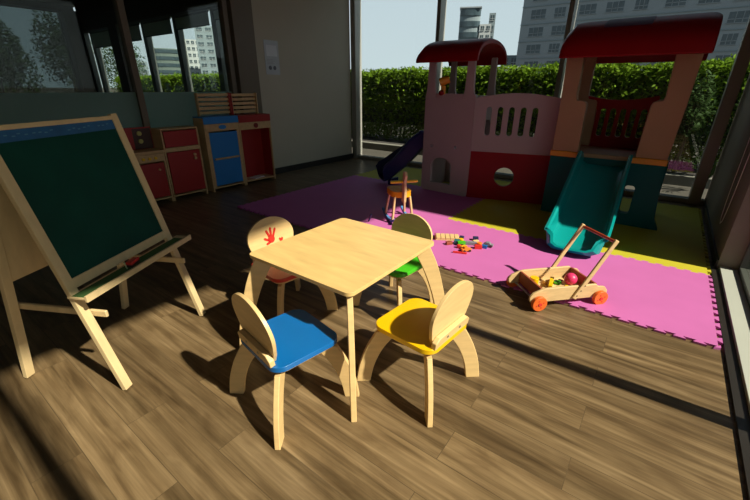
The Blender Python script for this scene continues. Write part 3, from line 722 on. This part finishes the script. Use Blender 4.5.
# front teal wall: legs either side of the slide with a slot beside it
fp_ = [(TX0, 0), (-.72, 0), (-.72, .50), (-.30, .50), (-.30, .0), (TX1+.07, 0), (TX1+.02, .10), (TX1-.03, .66), (TX0+.0, .66)]
fp_ = [(TX0, 0), (-.76, 0), (-.74, .30), (-.36, .30), (-.34, .0), (.15, 0), (.10, .10), (.05, .66), (TX0, .66)]
slot_ = rrect(-.225, .12, -.135, .42, .03)
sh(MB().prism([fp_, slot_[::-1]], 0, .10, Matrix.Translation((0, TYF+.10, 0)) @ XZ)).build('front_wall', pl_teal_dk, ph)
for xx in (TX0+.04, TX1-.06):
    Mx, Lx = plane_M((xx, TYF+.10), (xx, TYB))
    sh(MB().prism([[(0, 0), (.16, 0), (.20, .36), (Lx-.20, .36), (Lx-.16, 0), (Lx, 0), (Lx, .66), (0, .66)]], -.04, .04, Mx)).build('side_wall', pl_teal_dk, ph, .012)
sh(box((TX0+.02, TYF+.04, .655), (TX1-.04, TYB-.02, .695))).build('platform', pl_beige, ph, .008)
for a, b in ((TX0-.01, -.73), (-.24, TX1-.03)):
    sh(box((a, TYF-.012, .645), (b, TYF+.09, .705))).build('orange_collar', pl_orange, ph, .01)
sh(box((-.73, TYF+.01, .60), (-.24, TYF+.08, .70))).build('sill_step', pl_beige, ph, .008)
for sgn, xi in ((1, TX0), (-1, TX1-.04)):
    P = [(0, .70), (.27, .70), (.255, 1.19), (.24, 1.215), (.155, 1.225), (.145, 1.28), (.145, 1.72), (-.02, 1.72), (.0, 1.2)]
    if sgn < 0: P = [(-.0, .70), (-.27, .70), (-.255, 1.19), (-.24, 1.225), (-.17, 1.235), (-.16, 1.28), (-.19+.02, 1.72), (.03, 1.72), (.02, 1.2)]
    for yy, dp in ((TYF+.10, .10), (TYB+.02, .08)):
        sh(MB().prism([P], 0, dp, Matrix.Translation((xi, yy, 0)) @ XZ)).build('corner_post', pl_beige, ph, .012)
    Mx, Lx = plane_M((xi+sgn*.05, TYF+.10), (xi+sgn*.05, TYB-.06))
    sh(MB().prism([rrect(0, .70, Lx, 1.20, .02), rrect(.12, .85, Lx-.12, 1.1, .05)[::-1]], -.03, .03, Mx)).build('side_panel', pl_beige, ph, .008)
# red slotted rail at the back
ra = [(-.90, .695), (-.16, .695), (-.16, 1.27)]+[(-.16-.74*i/10, 1.27-.05*math.sin(PI*i/10)) for i in range(1, 10)]+[(-.90, 1.27)]
sh(MB().prism([ra]+slots([-.765, -.665, -.565, -.465, -.365, -.265], .82, 1.13, .060), 0, .05, Matrix.Translation((0, TYB+.0, 0)) @ XZ)).build('slotted_rail', pl_red, ph)
sh(vault(TX0-.05, TX1+.04, 4.42, 5.62, 1.61, 1.97, .06, .9)).build('roof', pl_red, ph, .015)
# dark purple badge lying on the roof curve
def vault_pt(y, y0=4.42, y1=5.62, z0=1.61, z1=1.97):
    cy = (y0+y1)/2; ry = (y1-y0)/2; c = (cy-y)/ry; return z0+(z1-z0)*math.sqrt(max(0, 1-c*c))**.8
rings = [[(-.72, y, vault_pt(y)+.001), (-.72, y, vault_pt(y)+.006), (-.34, y, vault_pt(y)+.006), (-.34, y, vault_pt(y)+.001)] for y in [4.56+.04*i for i in range(8)]]
sh(MB().loft(rings)).build('roof_badge', pl_purple, ph)
# teal slide
def slide(path, wds, mat, wall_h=.09, th=.018, lip=.025, Mx=None):
    rings = []
    for i, (p, wd) in enumerate(zip(path, wds)):
        p = Vector(p); d = (Vector(path[min(i+1, len(path)-1)])-Vector(path[max(i-1, 0)])).normalized(); s = Vector((d.y, -d.x, 0)).normalized(); n = s.cross(d)
        if n.z < 0: n = -n
        h = wall_h*(1 if 0 < i < len(path)-1 else .75); W = wd/2
        prof = [(-W-lip, h-.02), (-W-lip, h), (-W-.005, h+.004), (-W+.012, h-.01), (-W+.03, .025), (-W+.07, .0), (0, -.006), (W-.07, 0), (W-.03, .025), (W-.012, h-.01), (W+.005, h+.004), (W+lip, h), (W+lip, h-.02), (W+lip*.3, h-.03), (W-.012, .01), (W-.06, -th), (0, -th-.006), (-W+.06, -th), (-W+.012, .01), (-W-lip*.3, h-.03)]
        rings.append([tuple(p+s*a+n*b) for a, b in prof])
    return MB().loft(rings)
xs = -.485
path = [(xs+.02, 4.70, .60), (xs+.02, 4.62, .59), (xs+.022, 4.52, .55), (xs+.028, 4.32, .43), (xs+.034, 4.12, .305), (xs+.04, 3.93, .195), (xs+.045, 3.76, .11), (xs+.05, 3.60, .06), (xs+.052, 3.48, .042), (xs+.053, 3.42, .055), (xs+.054, 3.39, .085)]
wds = [.44, .44, .44, .44, .45, .455, .46, .46, .45, .42, .36]
s_ = slide(path, wds, pl_teal, .15)
sh(s_).build('slide', pl_teal, ph)
sh(MB().prism([rrect(-.62, .0, -.28, .13, .02)], 0, .03, Matrix.Translation((0, 3.92, 0)) @ XZ)).build('slide_foot', pl_teal_dk, ph, .006)
# navy slide leaving the small tower to the left
path = [(-2.64, 4.98, .62), (-2.70, 4.97, .61), (-2.82, 4.93, .52), (-2.95, 4.88, .38), (-3.06, 4.80, .27), (-3.16, 4.72, .17), (-3.24, 4.65, .10), (-3.29, 4.59, .08)]
sh(slide(path, [.40]*8, pl_navy, .21)).build('small_slide', pl_navy, ph)
sh(MB().box((-3.18, 4.60, 0), (-3.12, 4.80, .09))).build('slide_foot', pl_navy, ph, .006)

# ------------------------------------------------------------------ toy kitchen along the left wall
KX = -4.86; KB = XL+.03
def kb(a, b): return box(a, b)
def unit(name, label, cat, y0, y1):
    return thing(name, label, cat, ((KX+KB)/2, (y0+y1)/2, 0)), y0-(y0+y1)/2, y1-(y0+y1)/2
hx = (KX-KB)/2
def carcass(t, a, b, z0, z1, mat=k_wood, th=.018, back=True):
    m = MB(); m.box((-hx, a, .0), (hx, a+th, z1)).box((-hx, b-th, 0), (hx, b, z1)).box((-hx, a+th, z0), (hx, b-th, z0+th)).box((-hx, a+th, z1-th), (hx, b-th, z1))
    if back: m.box((-hx, a+th, z0+th), (-hx+.012, b-th, z1-th))
    return m.build('carcass', mat, t, .003)
# stove / sink unit
t, a, b = unit('toy_stove', 'red and wood toy stove with low splashback, nearest the easel', 'toy kitchen', 1.60, 2.235)
carcass(t, a, b, .05, .625)
d = box((hx-.012, a+.03, .085), (hx+.006, b-.03, .50)).build('door', k_red, t, .004)
MB().tube([(hx+.006, b-.10, .42), (hx+.03, b-.10, .42)], .012, 12).build('knob', k_wood, d)
cp = box((hx-.006, a+.018, .515), (hx+.008, b-.018, .605)).build('control_panel', k_wood, t, .003)
for y in (-.2, -.1, .06, .13, .2): MB().tube([(hx+.008, y, .56), (hx+.024, y, .56)], .017, 16).build('dial', k_wood if y < 0 else yellow_p, cp)
box((-hx, a-.005, .625), (hx+.015, b+.003, .645)).build('worktop', k_wood, t, .004)
sp_ = box((-hx, a, .645), (-hx+.016, b, .90)).build('splashback', k_red, t, .004)
m = MB().prism([[(-.06, .72), (.06, .72), (.0, .80)]], -hx+.017, -hx+.024, YZ); m.build('pink_triangle', pmat('dusty_pink', (.4, .16, .18, 1), .5), sp_)
for y, z in ((.17, .83), (.17, .74)): MB().tube([(-hx+.016, y, z), (-hx+.04, y, z)], .026, 16).build('dial', pmat('olive_dial', (.45, .42, .12, 1), .5), sp_)
box((-hx+.016, .10, .65), (-hx+.02, b-.01, .885)).build('dark_panel', k_dark, sp_)
# cupboard with two red doors
t, a, b = unit('toy_fridge', 'toy fridge with two red doors between stove and blue cupboard', 'toy kitchen', 2.24, 2.71)
carcass(t, a, b, .05, .88)
box((hx-.012, a+.025, .66), (hx+.006, b-.025, .85)).build('door', k_red, t, .004)
d = box((hx-.012, a+.025, .085), (hx+.006, b-.025, .60)).build('door', k_red, t, .004)
box((hx-.012, a+.018, .605), (hx+.002, b-.018, .655)).build('rail', k_wood, t, .003)
for z in (.545, .50): MB().tube([(hx+.006, b-.10, z), (hx+.024, b-.10, z)], .018, 16).build('knob', k_wood, d)
# blue unit
t, a, b = unit('toy_cupboard', 'toy cupboard with blue top and blue door', 'toy kitchen', 2.80, 3.325)
carcass(t, a, b, .04, .97)
tag(box((hx-.01, a+.002, .895), (hx+.008, b-.002, .97)).box((-hx, a, .97), (hx+.008, b, .985)).build('top', k_blue, t, .003), 'blue top panel')
pn = box((hx-.008, a+.018, .80), (hx+.004, b-.018, .893)).build('name_panel', k_wood, t, .003)
MB().prism([circ(0, .85, .055, 20, .028)], hx+.004, hx+.016, YZ).build('oval_plate', k_blue, pn)
d = box((hx-.012, a+.055, .075), (hx+.004, b-.045, .785)).build('door', k_blue, t, .004)
bar((hx+.016, a+.08, .44), (hx+.016, b-.07, .44), .024, .024, (0, 0, 1)).build('handle', k_wood, d, .006)
box((hx-.014, a+.018, .05), (hx+.002, a+.055, .80)).build('door_frame', k_wood, t, .003); box((hx-.014, b-.045, .05), (hx+.002, b-.018, .80)).build('door_frame', k_wood, t, .003)
# red open unit
t, a, b = unit('toy_oven', 'open red toy cupboard next to the white wall', 'toy kitchen', 3.33, 3.88)
carcass(t, a, b, .04, .965, back=False)
box((-hx, a+.018, .05), (-hx+.012, b-.018, .94)).box((-hx+.012, a+.018, .058), (hx-.03, a+.022, .78)).box((-hx+.012, b-.022, .058), (hx-.03, b-.018, .78)).build('red_lining', k_red, t)
tag(box((hx-.01, a+.002, .885), (hx+.008, b-.002, .965)).box((-hx, a, .965), (hx+.008, b, .98)).build('top', k_red, t, .003), 'red top panel')
pn = box((hx-.008, a+.018, .785), (hx+.004, b-.018, .883)).build('name_panel', k_wood, t, .003)
MB().prism([circ(0, .835, .035, 20)], hx+.004, hx+.018, YZ).build('dial', pmat('dark_red', (.2, .01, .01, 1), .4), pn)
bk_o = thing('picture_book', 'pale open book lying on the floor of the open red cupboard', 'book', (-4.95, 3.60, .0596), .2)
box((-.06, -.10, 0), (.06, -.001, .012)).build('left_pages', white_s, bk_o, .002); box((-.06, .001, 0), (.06, .10, .014)).build('right_pages', white_s, bk_o, .002)
box((-.065, -.105, -.0008), (.065, .105, -.0002)).build('cover', red_p, bk_o)
# slatted rack on top
for k, (y0, y1, lb) in enumerate(((2.86, 3.35, 'slatted wooden toy rack standing on the blue cupboard'), (3.36, 3.80, 'slatted wooden toy rack standing on the open red cupboard'))):
    zt = .9855 if k == 0 else .9805
    t = thing('slatted_rack', lb, 'rack', (KB+.05, (y0+y1)/2, zt), 0, 'slatted racks above the toy kitchen'); h = (y1-y0)/2
    for s in (-1, 1):
        box((-.02, s*(h-.008)-.008, 0), (.04, s*(h-.008)+.008, .29)).build('side_post', k_red if s*(1-2*k) > 0 else k_wood, t, .003)
    for i in range(5): box((.005, -h+.016, .02+i*.056), (.016, h-.016, .058+i*.056)).build('slat', k_wood, t, .002)
# notice on the white wall
nb = thing('wall_notice', 'pale laminated notice on the white wall beside the column', 'notice', (XL+.0005, 4.245, 1.76))
box((0, -.135, -.235), (.004, .135, .235)).build('sheet', pmat('notice_paper', (.42, .45, .48, 1), .35), nb)
box((.0041, -.10, .02), (.005, .10, .17)).build('printed_picture', pmat('notice_print_pale', (.60, .63, .66, 1), .5), nb)
for y in (-.05, .035): MB().prism([circ(y, -.14, .030, 14)], .0041, .005, YZ).build('printed_symbol', pmat('notice_print_dark', (.10, .10, .12, 1), .5), nb)
m = MB()
for i in range(4): m.box((.0041, -.10, -.03-.018*i), (.005, .02+.02*(i % 2), -.024-.018*i))
m.build('printed_lines', pmat('notice_print_mid', (.3, .3, .33, 1), .5), nb)
# blind chain loop on the right wall
pts = [(XR-.006, 4.62, 2.9)]+[(XR-.006, 4.62-.0*i, 2.6-.5*i) for i in range(1, 4)]+[(XR-.006, 4.60, .62), (XR-.006, 4.58, .42), (XR-.006, 4.53, .28), (XR-.006, 4.47, .235), (XR-.006, 4.40, .28), (XR-.006, 4.36, .42), (XR-.006, 4.34, .62), (XR-.006, 4.32, 1.1), (XR-.006, 4.30, 1.6), (XR-.006, 4.30, 2.9)]
cl = thing('blind_chain', 'thin white looped blind chain hanging on the right wall', 'chain', (XR-.006, 4.46, 2.9))
m = MB().tube(pts, .003, 6); m.v = [(v[0]-XR+.006, v[1]-4.46, v[2]-2.9) for v in m.v]; m.build('chain_loop', white_s, cl)
box((-.006, -.18, 0), (.006, .18, .04)).build('bracket', white_s, cl, .002)
